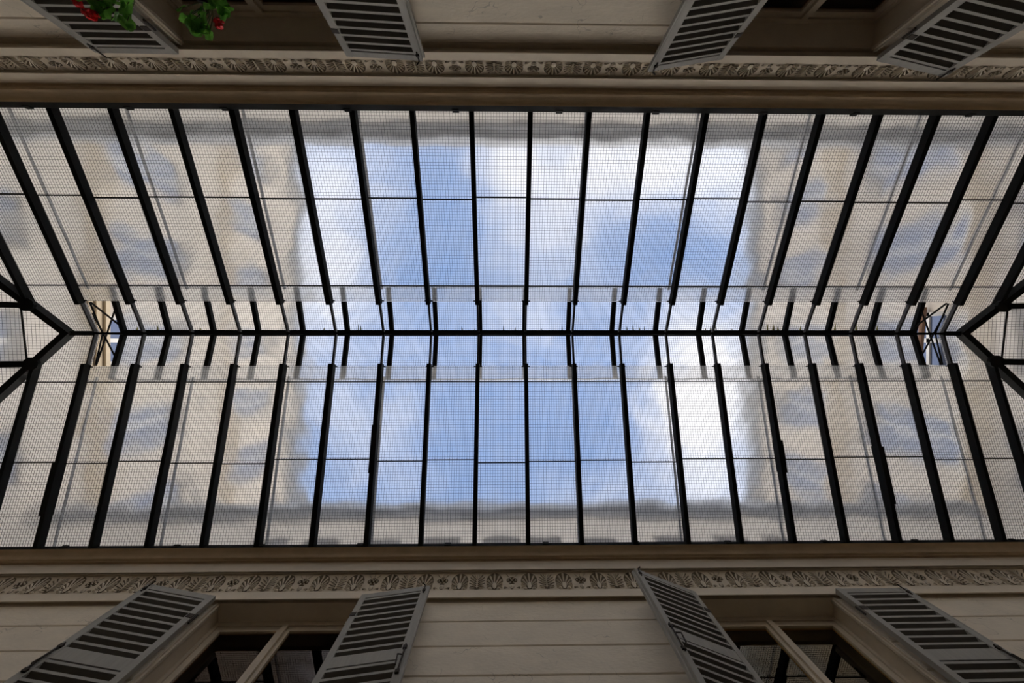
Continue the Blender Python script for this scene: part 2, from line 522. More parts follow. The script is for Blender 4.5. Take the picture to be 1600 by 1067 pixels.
trims = {}
for key, c in SIDES.items():
    s, yw, dtop = c['s'], c['yw'], c['d']
    P = c['prof']
    wall = empty('wall_' + key, (0, 0, 0), 'cream painted ashlar wall with thin horizontal joints below the ' +
                 ('lower cornice' if s > 0 else 'upper cornice with the geraniums'), 'wall', kind='structure')
    h = 0.257
    # first course is cut by the cornice so that the joints fall where they show
    dj = 3.172 if s > 0 else 2.838
    zs = [Z(dtop), Z(dj)]
    while len(zs) < 9:
        zs.append(zs[-1] - h)
    c['wz0'] = zs[-1]
    c['wz1'] = Z(dtop)
    xs = [(XA, c['win'][0][0]), (c['win'][0][1], c['win'][1][0]), (c['win'][1][1], XB)]
    for i in range(len(zs) - 1):
        for x0, x1 in xs:
            course('stone_course', wall, x0, x1, s, yw, zs[i + 1], zs[i], M['plaster'])
    MB().box(XA, XB, s * (yw + .004), s * YB, 0, zs[-1]).build('shopfront_wall', M['shopfront'], wall)
    MB().box(XA, XB, s * YB, s * (YB + .25), 0, Z(c['eave'][1]) - .01).build('wall_core', M['plaster'], wall)
    # cornice
    tr = empty('trim_1' if s > 0 else 'trim_2', (0, 0, 0), ('lower' if s > 0 else 'upper') + ' cornice with a palmette frieze under the glass roof', 'cornice', kind='structure')
    trims[key] = tr

    def strip(name, pts, m, back=YB):
        pr = [(s * y, Z(d)) for y, d in pts] + [(s * back, Z(pts[-1][1])), (s * back, Z(pts[0][1]))]
        return MB().extrude_x(pr, XA, XB).build(name, m, tr)

    def poly_strip(name, pts, m):
        return MB().extrude_x([(s * y, Z(d)) for y, d in pts], XA, XB).build(name, m, tr)

    y0, d0 = P[0]
    poly_strip('fascia', [(y0, d0), (y0 + .010, d0), (y0 + .010, d0 + .05), (yw - .001, d0 + .05), (yw - .001, d0), (YB, d0), (YB, P[1][1]), P[1]], M['cornice'])
    fr = strip('frieze', [P[1], P[2]], M['cornice'])
    # bead between two drip grooves, then the corona
    y2, d = P[2]
    y = P[3][0]
    g = (y2 - y) / .033
    poly_strip('bead_moulding', [(y2, d), (y2 - .002 * g, d), (y2 - .002 * g, d + .03), (y2 - .009 * g, d + .03), (y2 - .009 * g, d + .004), (y2 - .013 * g, d + .001), (y2 - .017 * g, d + .004),
                                 (y2 - .017 * g, d + .05), (y + .004 * g, d + .05), (YB, d + .05), (YB, d)], M['cornice'])
    y4, d4 = P[4]
    poly_strip('corona', [(y, d), (y + .004 * g, d), (y + .004 * g, d + .05), (YB, d + .05), (YB, d4), (y4, d4)], M['cornice'])
    poly_strip('fillet_moulding', [(y4, d4), (y4 - .003, d4), (y4 - .003, d4 + .04), (y4 - .019, d4 + .04), (y4 - .019, d4 + .005), (y4 - .022, d4 + .002), (y4 - .026, d4 + .005),
                                   (y4 - .026, d4 + .04), (y4 - .038, d4 + .04), (y4 - .038, d4 + .010), (y4 - .043, d4 + .008), (y4 - .043, d4 + .045), (YB, d4 + .045), (YB, d4)], M['cornice_deep'])
    y6, d6 = P[6]
    y7, d7 = P[7]
    cove = []
    for k in range(9):
        t = k / 8
        a = t * PI / 2
        cove.append((y6 + (y7 - y6) * (1 - math.cos(a)), d6 + (d7 - d6) * math.sin(a)))
    cove = [(y4 - .043, d4 + .009), (y4 - .048, d4 + .009)] + cove[1:]
    strip('cove', cove, M['cornice_deep'])
    # frieze reliefs
    (ya, da), (yb, db) = P[1], P[2]
    hh = math.hypot(yb - ya, db - da)
    eup = Vector((0, s * (yb - ya), db - da)).normalized()
    ex = Vector((-1, 0, 0)) if s < 0 else Vector((1, 0, 0))
    ez = ex.cross(eup)
    if ez.z > 0:
        ex = -ex
        ez = ex.cross(eup)
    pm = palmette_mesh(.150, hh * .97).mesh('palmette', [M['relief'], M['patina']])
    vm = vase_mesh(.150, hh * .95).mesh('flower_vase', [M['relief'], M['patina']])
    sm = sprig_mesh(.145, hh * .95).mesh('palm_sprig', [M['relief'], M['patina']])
    pitch = .313
    # a palmette's place in the photograph fixes the phase of each row
    ph = (800 - 791) / FPX * 3.54 - pitch * 0 + .0 if s > 0 else (803 - 791) / FPX * 3.15
    base = Vector((0, s * ya, Z(da))) + eup * (hh * .02)
    k0 = int((XA - ph) / (pitch / 2)) + 1
    k1 = int((XB - ph) / (pitch / 2))
    for k in range(k0, k1):
        x = ph + k * pitch / 2
        me, nm = (pm, 'palmette') if k % 2 == (0 if s < 0 else 1) else ((vm, 'flower_vase') if k % 4 == (1 if s < 0 else 0) else (sm, 'palm_sprig'))
        mw = Matrix(((ex.x, eup.x, ez.x, x), (ex.y, eup.y, ez.y, base.y), (ex.z, eup.z, ez.z, base.z), (0, 0, 0, 1)))
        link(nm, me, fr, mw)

for nm, x, lab in (('wall_left', XA, 'end wall of the passage beyond the left hip of the glass roof'), ('wall_right', XB, 'end wall of the passage beyond the right hip of the glass roof')):
    sg = -1 if x < 0 else 1
    o = MB().box(x, x + sg * .25, -(YB + .25), YB + .25, 0, Z(3.6)).build(nm, M['plaster'])
    tag(o, lab, 'wall', kind='structure')

# ------------------------------------------------------------------ glass roof
roof = empty('ceiling', (0, 0, 0), 'gabled glass roof of wired panes between dark iron rafters', 'glass roof', kind='structure')
NU = Vector((0, -MU, 1)).normalized()
NL = Vector((0, ML, 1)).normalized()
GT = 0.006
_cache = {}


def pane(parent, pts3, n, flip=False, name='pane', grid=0.026, strip=None, lift=0.0, pre=None):
    """wired glass slab over a convex polygon; pts3 lie in one plane with normal n"""
    n = Vector(n)
    ex = Vector((1, 0, 0)) if abs(n.y) >= abs(n.x) else Vector((0, 1, 0))
    ex = (ex - n * ex.dot(n)).normalized()
    ey = n.cross(ex)
    pts3 = [Vector(p) for p in pts3]
    xs = [p.dot(ex) for p in pts3]
    ys = [p.dot(ey) for p in pts3]
    ox, oy, oz = min(xs), min(ys), sum(p.dot(n) for p in pts3) / len(pts3)
    loc = [(x - ox, y - oy) for x, y in zip(xs, ys)]
    area = sum(loc[i][0] * loc[(i + 1) % len(loc)][1] - loc[(i + 1) % len(loc)][0] * loc[i][1] for i in range(len(loc)))
    if abs(area) < 2e-3:
        return None
    if area < 0:
        loc.reverse()
    # start at a fixed corner for the cache
    i0 = min(range(len(loc)), key=lambda i: (round(loc[i][1], 3), round(loc[i][0], 3)))
    loc = loc[i0:] + loc[:i0]
    key = (tuple((round(x, 3), round(y, 3)) for x, y in loc), round(grid, 4), strip)
    if key not in _cache:
        k = len(loc)
        b = MB()
        b.add([(x, y, 0) for x, y in loc] + [(x, y, GT) for x, y in loc],
              [tuple(range(k))[::-1]], 0)
        o = 0
        b.f.append(tuple(range(k, 2 * k)))
        b.mi.append(1)
        for i in range(k):
            j = (i + 1) % k
            b.f.append((i, j, k + j, k + i))
            b.mi.append(0)
        gm = b.mesh('pane', [M['glass_in'], M['glass_out']])
        wb = MB()
        r = 0.0014
        rng = random.Random(len(_cache))
        x1, y1 = max(x for x, _ in loc), max(y for _, y in loc)

        def wire(p, q):
            d = Vector((q[0] - p[0], q[1] - p[1], 0))
            if d.length < 0.01:
                return
            s = Vector((-d.y, d.x, 0)).normalized()
            vs = []
            for t in (p, q):
                c = Vector((t[0], t[1], -0.001))
                vs += [c - s * r, c + s * r, c + Vector((0, 0, -2 * r))]
            wb.add(vs, [(0, 1, 4, 3), (1, 2, 5, 4), (2, 0, 3, 5)])

        def cuts(axis, c):
            res = []
            for i in range(k):
                a, e = loc[i], loc[(i + 1) % k]
                if (a[axis] - c) * (e[axis] - c) < 0:
                    t = (c - a[axis]) / (e[axis] - a[axis])
                    res.append((a[0] + (e[0] - a[0]) * t, a[1] + (e[1] - a[1]) * t))
            return res
        c = grid * .7
        while c < x1 - .004:
            cc = cuts(0, c + rng.uniform(-.0012, .0012))
            if len(cc) == 2:
                wire(*cc)
            c += grid
        c = grid * .5
        while c < y1 - .004:
            cc = cuts(1, c + rng.uniform(-.0012, .0012))
            if len(cc) == 2:
                wire(*cc)
            c += grid * 1.06
        wm = wb.mesh('wire_mesh', M['wire']) if wb.v else None
        smesh = None
        if strip:
            smesh = MB().box(0.0, x1, (0 if strip > 0 else y1 - .012), (.012 if strip > 0 else y1), -.012, -.001).mesh('lap_strip', M['putty'])
        _cache[key] = (gm, wm, smesh)
    gm, wm, smesh = _cache[key]
    orig = ex * ox + ey * oy + n * (oz + lift)
    mw = Matrix(((ex.x, ey.x, n.x, orig.x), (ex.y, ey.y, n.y, orig.y), (ex.z, ey.z, n.z, orig.z), (0, 0, 0, 1)))
    po = link(name, gm, parent, pre @ mw if pre is not None else mw)
    if wm:
        link('wire_mesh', wm, po)['kind'] = 'stuff'
    if smesh:
        link('lap_strip', smesh, po)
    return po


YLU, YLL = -0.417 * KR, 0.2745 * KR          # upper edges of the main glass below the lantern
yu1, yu2 = y_at(313.5 - VPY, DU), y_at(450 - VPY, DU)
yl1, yl2 = y_at(718 - VPY, DL), y_at(594.5 - VPY, DL)
rng = random.Random(3)
Xs = [X0 + i * S for i in range(-9, 10)]
bays = [(Xs[i], Xs[i + 1], True) for i in range(18)]
bays += [(JL[0], Xs[0], False), (JL[1], JL[0], False), (JL[2], JL[1], False), (XEL, JL[2], False)]
bays += [(Xs[-1], JR[0], False), (JR[0], JR[1], False), (JR[1], JR[2], False), (JR[2], XER, False)]


def hip_clip(poly, upper):
    al, ar = (AUL, AUR) if upper else (ALL_, ALR)
    if upper:   # y<RY: x >= RXL + al*(y-RY), x <= RXR - ar*(y-RY)
        poly = clip(poly, -1, al, -RXL + al * RY)
        return clip(poly, 1, ar, RXR + ar * RY)
    poly = clip(poly, -1, -al, -RXL - al * RY)
    return clip(poly, 1, -ar, RXR - ar * RY)


for xa, xb, lan in bays:
    j1 = rng.choice((-.018, -.009, 0, 0, .009, .018))
    # photo-top slope
    rows = [(EU[0], yu1 + j1), (yu1 + j1 - .02, yu2), (yu2 - .02, YLU if lan else RY)]
    for r, (a, b) in enumerate(rows):
        poly = hip_clip([(xa, a), (xb, a), (xb, b), (xa, b)], True)
        if len(poly) >= 3:
            rect = abs(poly[0][0] - xa) < 1e-6 and len(poly) == 4 and xa > JL[0] - .01 and xb < JR[0] + .01
            pane(roof, [(x, y, Z(DU(y))) for x, y in poly], NU, strip=1 if r else None, lift=.002 + .007 * r)
    j1 = rng.choice((-.02, -.01, 0, 0, .01, .02))
    rows = [(yl1 + j1, EL[0]), (yl2, yl1 + j1 + .02), (YLL if lan else RY, yl2 + .02)]
    for r, (a, b) in enumerate(rows):
        poly = hip_clip([(xa, a), (xb, a), (xb, b), (xa, b)], False)
        if len(poly) >= 3:
            pane(roof, [(x, y, Z(DL(y))) for x, y in poly], NL, strip=-1 if r else None, lift=.002 + .007 * r)

# end slopes
for sgn, rx, au, al, DE, xe in ((-1, RXL, AUL, ALL_, DEL, XEL), (1, RXR, AUR, ALR, DER, XER)):
    p0, p1, p2 = Vector((rx, RY, Z(DE(rx, RY)))), Vector((rx + sgn, RY, Z(DE(rx + sgn, RY)))), Vector((rx, RY + 1, Z(DE(rx, RY + 1))))
    n = (p1 - p0).cross(p2 - p0).normalized()
    if n.z < 0:
        n = -n
    ycuts = [v * KR for v in (-2.0, -1.2, -.375 if sgn < 0 else -.376, .246 if sgn < 0 else .23, 1.05, 1.95)]
    xcuts = [rx, rx + sgn * .36, rx + sgn * 1.0, xe]
    for i in range(len(ycuts) - 1):
        for j in range(3):
            poly = [(xcuts[j], ycuts[i]), (xcuts[j + 1], ycuts[i]), (xcuts[j + 1], ycuts[i + 1]), (xcuts[j], ycuts[i + 1])]
            # inside: |x-rx| >= a*|y-ry|
            poly = clip(poly, -sgn, -au, -sgn * rx - au * RY)
            poly = clip(poly, -sgn, al, -sgn * rx + al * RY)
            if len(poly) >= 3:
                pane(roof, [(x, y, Z(DE(x, y))) for x, y in poly], n, lift=.003, grid=.03)
    for y in ycuts[1:-1]:
        x = rx + sgn * (au * (RY - y) if y < RY else al * (y - RY))
        MB().bar((x, y, Z(DE(x, y))), (xe, y, Z(DE(xe, y))), .062, .075, n).build('rafter', M['iron'], roof)
    for x in xcuts[1:-1]:
        ya, yb = RY - (abs(x - rx)) / au, RY + abs(x - rx) / al
        MB().bar((x, ya, Z(DE(x, ya))), (x, yb, Z(DE(x, yb))), .014, .012, n).build('lap_bar', M['putty'], roof)
    for a_, yy, ss in ((au, EU[0], -1), (al, EL[0], 1)):
        x = rx + sgn * a_ * abs(yy - RY)
        MB().bar((rx, RY, Z(RD)), (x, yy, Z(DE(x, yy))), .064, .09, (0, 0, 1)).build('hip_rafter', M['iron'], roof)

# rafters
fat = {-4: .056, -5: .052, -3: .050}
for i, x in enumerate(Xs):
    k = i - 9
    w = fat.get(k, .044)
    MB().bar((x, EU[0] - .02, Z(DU(EU[0] - .02))), (x, YLU + .01, Z(DU(YLU + .01))), w, .075, NU).build('rafter', M['iron'], roof)
    MB().bar((x, EL[0] + .02, Z(DL(EL[0] + .02))), (x, YLL - .01, Z(DL(YLL - .01))), w * .96, .075, NL).build('rafter', M['iron'], roof)
    MB().bar((x, YLU, Z(DU(YLU))), (x, RY, Z(RD)), .020, .035, NU).build('rafter_tail', M['iron_grey'], roof)
    MB().bar((x, YLL, Z(DL(YLL))), (x, RY, Z(RD)), .020, .035, NL).build('rafter_tail', M['iron_grey'], roof)
for x in JL + JR:
    rx, au, al = (RXL, AUL, ALL_) if x < 0 else (RXR, AUR, ALR)
    yu, yl = RY - abs(x - rx) / au, RY + abs(x - rx) / al
    if yu > EU[0]:
        MB().bar((x, EU[0] - .02, Z(DU(EU[0] - .02))), (x, yu, Z(DU(yu))), .042, .07, NU).build('rafter', M['iron'], roof)
    if yl < EL[0]:
        MB().bar((x, EL[0] + .02, Z(DL(EL[0] + .02))), (x, yl, Z(DL(yl))), .040, .07, NL).build('rafter', M['iron'], roof)
# gusset plates where hip, jack rafter and end rafter meet, splice plates on mended rafters
for gx, gy, sgn in ((-5.02, -.375, -1), (-5.03, .246, -1), (5.40, -.376, 1), (5.38, .23, 1)):
    gx, gy = gx * KR, gy * KR
    d = DU(gy) if gy < RY else DL(gy)
    b = MB()
    ring = [(gx + .085 * math.cos(2 * PI * k / 10), gy + .07 * math.sin(2 * PI * k / 10)) for k in range(10)]
    b.add([(x, y, Z(d - .10)) for x, y in ring] + [(x, y, Z(d - .07)) for x, y in ring],
          [tuple(range(10))[::-1], tuple(range(10, 20))] + [(k, (k + 1) % 10, 10 + (k + 1) % 10, 10 + k) for k in range(10)])
    b.build('gusset_plate', M['iron'], roof)
for i, a, b_, fn, nn in ((-3, 664, 738, DL, NL), (-9, 720, 800, DL, NL), (7, 700, 790, DL, NL), (5, 690, 740, DL, NL)):
    x = X0 + i * S
    ya, yb = y_at(a - VPY, fn), y_at(b_ - VPY, fn)
    MB().bar((x, ya, Z(fn(ya))), (x, yb, Z(fn(yb))), .058, .085, nn, off=-.003).build('splice_plate', M['iron'], roof)
# little putty lumps and clips beside the heads of the rafters
for i, x in enumerate(Xs):
    for fn, y, nn in ((DU, YLU - .012, NU), (DL, YLL + .012, NL)):
        MB().bar((x - .045, y, Z(fn(y))), (x + .045, y, Z(fn(y))), .012, .012, nn).build('glazing_clip', M['iron'], roof)
# ridge
MB().bar((Xs[0], RY, Z(RD)), (Xs[-1], RY, Z(RD)), .022, .05).build('ridge_bar', M['iron'], roof)
MB().bar((RXL, RY, Z(RD)), (Xs[0], RY, Z(RD)), .05, .06).build('ridge_bar', M['iron'], roof)
MB().bar((Xs[-1], RY, Z(RD)), (RXR, RY, Z(RD)), .05, .06).build('ridge_bar', M['iron'], roof)
# sheet metal wall plates along both eaves
for key, c in SIDES.items():
    s = c['s']
    (y7, d7), (y8, d8) = c['prof'][7], c['prof'][8]
    ye, de = c['eave']
    b = MB().extrude_x([(s * (y7 + .002), Z(d7)), (s * y7, Z(d8)), (s * ye, Z(de) + .004), (s * (YB + .25), Z(de) + .004), (s * (YB + .25), Z(d7))], XA, XB)
    b.build('wall_plate', M['iron'], roof)
    for k in range(14):
        x = XA + .5 + k * .93 + rng.uniform(-.1, .1)
        MB().box(x - .03, x + .03, s * (y7 - .006), s * (y7 + .01), Z(d8 - .03), Z(d8 + .012)).build('plate_clip', M['iron'], roof)

# ------------------------------------------------------------------ ridge lantern (vent cap)
CR = (-0.09 * KR, 4.79 * KR)
CM = 0.30
CEU, CEL = -0.625 * KR, 0.454 * KR


def DC(y):
    return CR[1] - CM * abs(y - CR[0])


lan = empty('roof_lantern', (0, CR[0], Z(RD)), 'raised glass ridge lantern running along the middle of the glass roof', 'roof lantern')
LI = Matrix.Translation((0, -CR[0], -Z(RD)))
NCU = Vector((0, -CM, 1)).normalized()
NCL = Vector((0, CM, 1)).normalized()


def lan_build(b, name, m):
    return b.build(name, m, lan, LI)


def lan_pane(pts, n):
    pane(lan, pts, n, grid=.026, pre=LI)


for i in range(18):
    xa, xb = Xs[i], Xs[i + 1]
    lan_pane([(xa, CEU, Z(DC(CEU))), (xb, CEU, Z(DC(CEU))), (xb, CR[0], Z(CR[1])), (xa, CR[0], Z(CR[1]))], NCU)
    lan_pane([(xa, CR[0], Z(CR[1])), (xb, CR[0], Z(CR[1])), (xb, CEL, Z(DC(CEL))), (xa, CEL, Z(DC(CEL)))], NCL)
for i, x in enumerate(Xs):
    lan_build(MB().bar((x, CEU, Z(DC(CEU))), (x, CR[0], Z(CR[1])), .050, .045, NCU), 'glazing_bar', M['iron'])
    lan_build(MB().bar((x, CEL, Z(DC(CEL))), (x, CR[0], Z(CR[1])), .050, .045, NCL), 'glazing_bar', M['iron'])
    if i % 2 == 0:
        lan_build(MB().box(x - .012, x + .012, RY - .012, RY + .012, Z(RD) - .002, Z(CR[1])), 'post', M['iron'])
lan_build(MB().bar((Xs[0], CR[0], Z(CR[1])), (Xs[-1], CR[0], Z(CR[1])), .07, .05), 'ridge_beam', M['iron'])
for y, n in ((CEU, NCU), (CEL, NCL)):
    lan_build(MB().bar((Xs[0], y, Z(DC(y))), (Xs[-1], y, Z(DC(y))), .014, .03, n), 'eave_bar', M['rod'])
# mesh upstands and braces at both ends
for x, sg in ((Xs[0], 1), (Xs[-1], -1)):
    for ya, fa in ((YLU, DU), (YLL, DL)):
        za, zb = Z(fa(ya)), Z(RD)
        lan_build(MB().bar((x, ya, za + .075), (x, RY, zb + .06), .010, .012), 'upstand_rail', M['iron'])
        w = MB()
        for k in range(1, 15):
            t = k / 15
            y, z = ya + (RY - ya) * t, za + (zb - za) * t
            w.bar((x, y, z), (x, y, z + .066), .0022, .0022, (0, 1, 0))
        for k in (1, 2, 3):
            w.bar((x, ya, za + .0185 * k), (x, RY, zb + .0165 * k), .0022, .0022)
        lan_build(w, 'end_grille', M['wire'])['kind'] = 'stuff'
    lan_build(MB().bar((x, YLU, Z(DU(YLU)) + .08), (x, CR[0] - .08, Z(CR[1]) - .06), .014, .014, (1, 0, 0)), 'brace', M['iron'])
    lan_build(MB().bar((x, YLL, Z(DL(YLL)) + .08), (x, CR[0] - .3, Z(DC(CR[0] - .3)) - .03), .012, .012, (1, 0, 0)), 'brace', M['iron'])
    lan_build(MB().bar((x, YLU + .12, Z(DU(YLU + .12)) + .05), (x, CR[0] + .3, Z(DC(CR[0] + .3)) - .03), .012, .012, (1, 0, 0)), 'brace', M['iron'])
# moss tufts along the ridge of the lantern
mb = MB()
rm = random.Random(5)
for i in range(18):
    for k in range(rm.choice((0, 2, 4, 6)) if i in (7, 8, 9, 10, 11, 12, 13, 14) else rm.choice((0, 1, 2))):
        x = rm.uniform(Xs[i] + .06, Xs[i + 1] - .06)
        L = rm.uniform(.015, .09)
        y0 = CR[0] - .036
        mb.add([(x - .008, y0, Z(CR[1] - .045)), (x + .008, y0, Z(CR[1] - .045)), (x + rm.uniform(-.008, .008), y0 - L, Z(DC(y0 - L)) - .012), (x, y0 - .004, Z(CR[1] - .02))],
               [(0, 1, 2), (0, 3, 1), (1, 3, 2), (2, 3, 0)])
lan_build(mb, 'moss', M['moss'])['kind'] = 'stuff'

# ------------------------------------------------------------------ guard rods above the glass
guard = empty('guard_rods', (0, 0, Z(3.6)), 'grey metal guard rods lying above every second rafter outside the glass', 'guard rods')
GI = Matrix.Translation((0, 0, -Z(3.6)))
for i in range(-9, 10, 2):
    x = X0 + i * S
    for fn, ya, yb, n in ((DU, EU[0] - .10, YLU - .10, NU), (DL, EL[0] + .10, YLL + .10, NL)):
        pa, pb = Vector((x, ya, Z(fn(ya)))), Vector((x, yb, Z(fn(yb))))
        MB().bar(pa, pb, .024, .010, n, off=.115).build('rod', M['rod'], guard, GI)
        for t in (.03, .97):
            p = pa.lerp(pb, t)
            MB().tube([p, p + n * .105], .007, 5).build('foot', M['rod'], guard, GI)

# dead leaves on the glass
for px, py, fn, n, rot, lab in ((864, 605, DL, NL, .6, 'small dead leaf lying on the glass just below the lantern, right of the middle rafter'),
                                (865.5, 610.5, DL, NL, -.9, 'curled dead leaf crumb lying on the glass beside a larger one')):
    y = y_at(py - VPY, fn)
    d = fn(y)
    x = (px - VPX) / FPX * d
    b = MB()
    L, w = .020, .006
    b.add([(-L / 2, 0, 0), (0, w / 2, .001), (L / 2, 0, .002), (0, -w / 2, .001), (0, 0, .004), (0, 0, -.001)], [(0, 1, 4), (1, 2, 4), (2, 3, 4), (3, 0, 4), (1, 0, 5), (2, 1, 5), (3, 2, 5), (0, 3, 5)])
    o = b.build('dead_leaf', M['dead_leaf'])
    o.location = Vector((x, y, Z(d))) + n * .017
    o.rotation_euler = (0, 0, rot)
    tag(o, lab, 'leaf')


# ------------------------------------------------------------------ windows
def window(idx, key, x0, x1, label, curtain, curt_name):
    c = SIDES[key]
    s, yw, yg, z0, z1 = c['s'], c['yw'], c['yg'], c['wz0'], c['wz1']
    w = empty('window_%d' % idx, ((x0 + x1) / 2, s * yg, z0), label, 'window', kind='structure')
    T = Matrix.Translation((-(x0 + x1) / 2, -s * yg, -z0))

    def part(b, name, m, par=None):
        return b.build(name, m, par or w, T if par is None else None)
    e = .001
    # jamb linings with two beads at the outer edge
    for sx, x in ((1, x0), (-1, x1)):
        b = MB()
        b.box(x + sx * e, x + sx * .016, s * (c['yf'] + .03), s * (yg - e), z0 + e, z1 - e)
        part(b, 'jamb_lining', M['joinery'])
        b = MB()
        b.box(x + sx * .016, x + sx * .034, s * (c['yf'] + .045), s * (c['yf'] + .065), z0 + e, z1 - e)
        b.box(x + sx * .016, x + sx * .026, s * (c['yf'] + .075), s * (c['yf'] + .085), z0 + e, z1 - e)
        part(b, 'jamb_bead', M['joinery'])
    part(MB().box(x0, x1, s * (yw - .03), s * (yg + .06), z0 - .05, z0), 'sill', M['joinery'])
    # fixed frame
    fw = .045
    b = MB()
    b.box(x0 + e, x0 + fw, s * yg, s * (yg + .06), z0, z1 - e)
    b.box(x1 - e, x1 - fw, s * yg, s * (yg + .06), z0, z1 - e)
    b.box(x0 + fw, x1 - fw, s * yg, s * (yg + .06), z1 - fw, z1 - e)
    part(b, 'window_frame', M['joinery'])
    xm = (x0 + x1) / 2
    # two casements
    st = .05
    for a, bb in ((x0 + fw + .002, xm - .002), (xm + .002, x1 - fw - .002)):
        ya, yb_ = s * (yg + .012), s * (yg + .052)
        zt = z1 - fw - .002
        sash = MB()
        sash.box(a, a + st, ya, yb_, z0 + .002, zt)
        sash.box(bb - st, bb, ya, yb_, z0 + .002, zt)
        sash.box(a + st, bb - st, ya, yb_, zt - st, zt)
        sash.box(a + st, bb - st, ya, yb_, z0 + .002, z0 + .1)
        sash.box(a + st, bb - st, ya, yb_, z0 + 1.02, z0 + 1.06)
        so = part(sash, 'casement', M['joinery'])
        for za, zb in ((z0 + .1, z0 + 1.02), (z0 + 1.06, zt - st)):
            MB().box(a + st - .004, bb - st + .004, s * (yg + .030), s * (yg + .034), za - .004, zb + .004).build('pane', M['pane_clear' if idx == 2 else 'pane'], so)
    part(MB().box(xm - .022, xm + .022, s * (yg - .012), s * (yg + .012), z0 + .01, z1 - fw - .01), 'meeting_bead', M['joinery'])
    # cloth behind the panes
    cb = MB()
    n = 40
    vs, fs = [], []
    for k in range(n + 1):
        x = x0 + .03 + (x1 - x0 - .06) * k / n
        dy = .012 * math.sin(k * 1.7) + .006 * math.sin(k * .9 + idx)
        for zz in (z0 + .02, z1 - .03):
            vs.append((x, s * (yg + .15 + dy), zz))
    for k in range(n):
        fs.append((2 * k, 2 * k + 2, 2 * k + 3, 2 * k + 1))
    cb.add(vs, fs)
    cb.add([(x, y + s * .004, z) for x, y, z in vs], fs)
    part(cb, curt_name, curtain)
    return w


window(1, 'front', -2.463, -1.229, 'tall two-leaf window with dark red cloth behind its panes', M['curtain_red'], 'curtain')
window(2, 'front', 1.622, 2.853, 'tall two-leaf window reflecting the iron roof bars, between a half-closed and a flat shutter', M['curtain_brown'], 'curtain')
window(3, 'back', -2.449, -1.202, 'dark two-leaf window behind the hanging red geraniums', M['curtain_brown'], 'curtain')
window(4, 'back', 1.645, 2.843, 'dark two-leaf window opposite the roof-reflecting window, without flowers', M['curtain_brown'], 'curtain')


# ------------------------------------------------------------------ shutters
def shutter(hx, hy, dx, dy, ztop, label, H=1.98):
    """hinge (hx,hy), free end at hinge+(dx,dy)"""
    wd = math.hypot(dx, dy)
    ang = math.atan2(dy, dx)
    # local +y is (-sin, cos) of the swing; pick the side that faces the middle of the passage
    vs = 1 if math.cos(ang) * (-hy) > 0 else -1
    t = empty('louvered_shutter', (hx, hy, ztop - H), label, 'shutter', 'grey louvered window shutters')
    t.rotation_euler = (0, 0, ang)
    th = .044
    st = .052
    e = .0015

    def P(b, name, m, par=None):
        return b.build(name, m, par or t)
    rails = [(H - .055, H), (H - .775, H - .68), (.0, .09)]
    for x in (e, wd - st):
        b = MB().box(x, x + st - e, -th / 2, th / 2, 0, H)
        P(b, 'stile', M['shutter'])
    # rebate strip on the meeting edge
    P(MB().box(wd, wd + .014, -th / 2, 0, .005, H - .005), 'rebate_strip', M['shutter'])
    for a, b_ in rails:
        P(MB().box(st, wd - st, -th / 2 + .002, th / 2 - .002, a, b_), 'rail', M['shutter'])
    pitch = .0690
    for za, zb in ((rails[1][1], rails[0][0]), (rails[2][1], rails[1][0])):
        n = int(round((zb - za) / pitch))
        p = (zb - za) / n
        sm = None
        for k in range(n):
            zc = za + (k + .5) * p
            # slat: rises towards the viewer, with a squared nosing on its front edge
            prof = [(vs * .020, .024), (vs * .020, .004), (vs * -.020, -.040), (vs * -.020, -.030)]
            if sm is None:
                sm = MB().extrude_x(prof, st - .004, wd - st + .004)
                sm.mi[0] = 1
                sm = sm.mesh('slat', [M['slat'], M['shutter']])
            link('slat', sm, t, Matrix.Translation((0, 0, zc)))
    # ironwork
    for z in (H - .25, H * .5, .25):
        b = MB().tube([(-.004, vs * .0, z - .045), (-.004, vs * .0, z + .045)], .009, 6)
        b.box(0, .045, vs * (th / 2), vs * (th / 2 + .004), z - .02, z + .02)
        P(b, 'hinge', M['rust'])
    xf = wd - st / 2
    yv = vs * (th / 2 + .006)
    b = MB().tube([(xf, yv, H - .10), (xf, yv, H - .005), (xf - .02, yv + vs * .014, H + .012)], .0055, 6)
    b.box(xf - .012, xf + .012, vs * th / 2, vs * (th / 2 + .012), H - .075, H - .055)
    P(b, 'hook', M['rust'])
    b = MB().tube([(xf, yv, H - .90), (xf + .004, yv + vs * .006, H - .80), (xf, yv, H - .66)], .006, 6)
    b.tube([(xf, yv, H - .75), (xf - .022, yv + vs * .03, H - .78), (xf - .012, yv + vs * .032, H - .87)], .005, 6)
    b.box(xf - .013, xf + .013, vs * th / 2, vs * (th / 2 + .014), H - .70, H - .675)
    b.box(xf - .013, xf + .013, vs * th / 2, vs * (th / 2 + .014), H - .90, H - .875)
    P(b, 'latch', M['rust'])
    return t


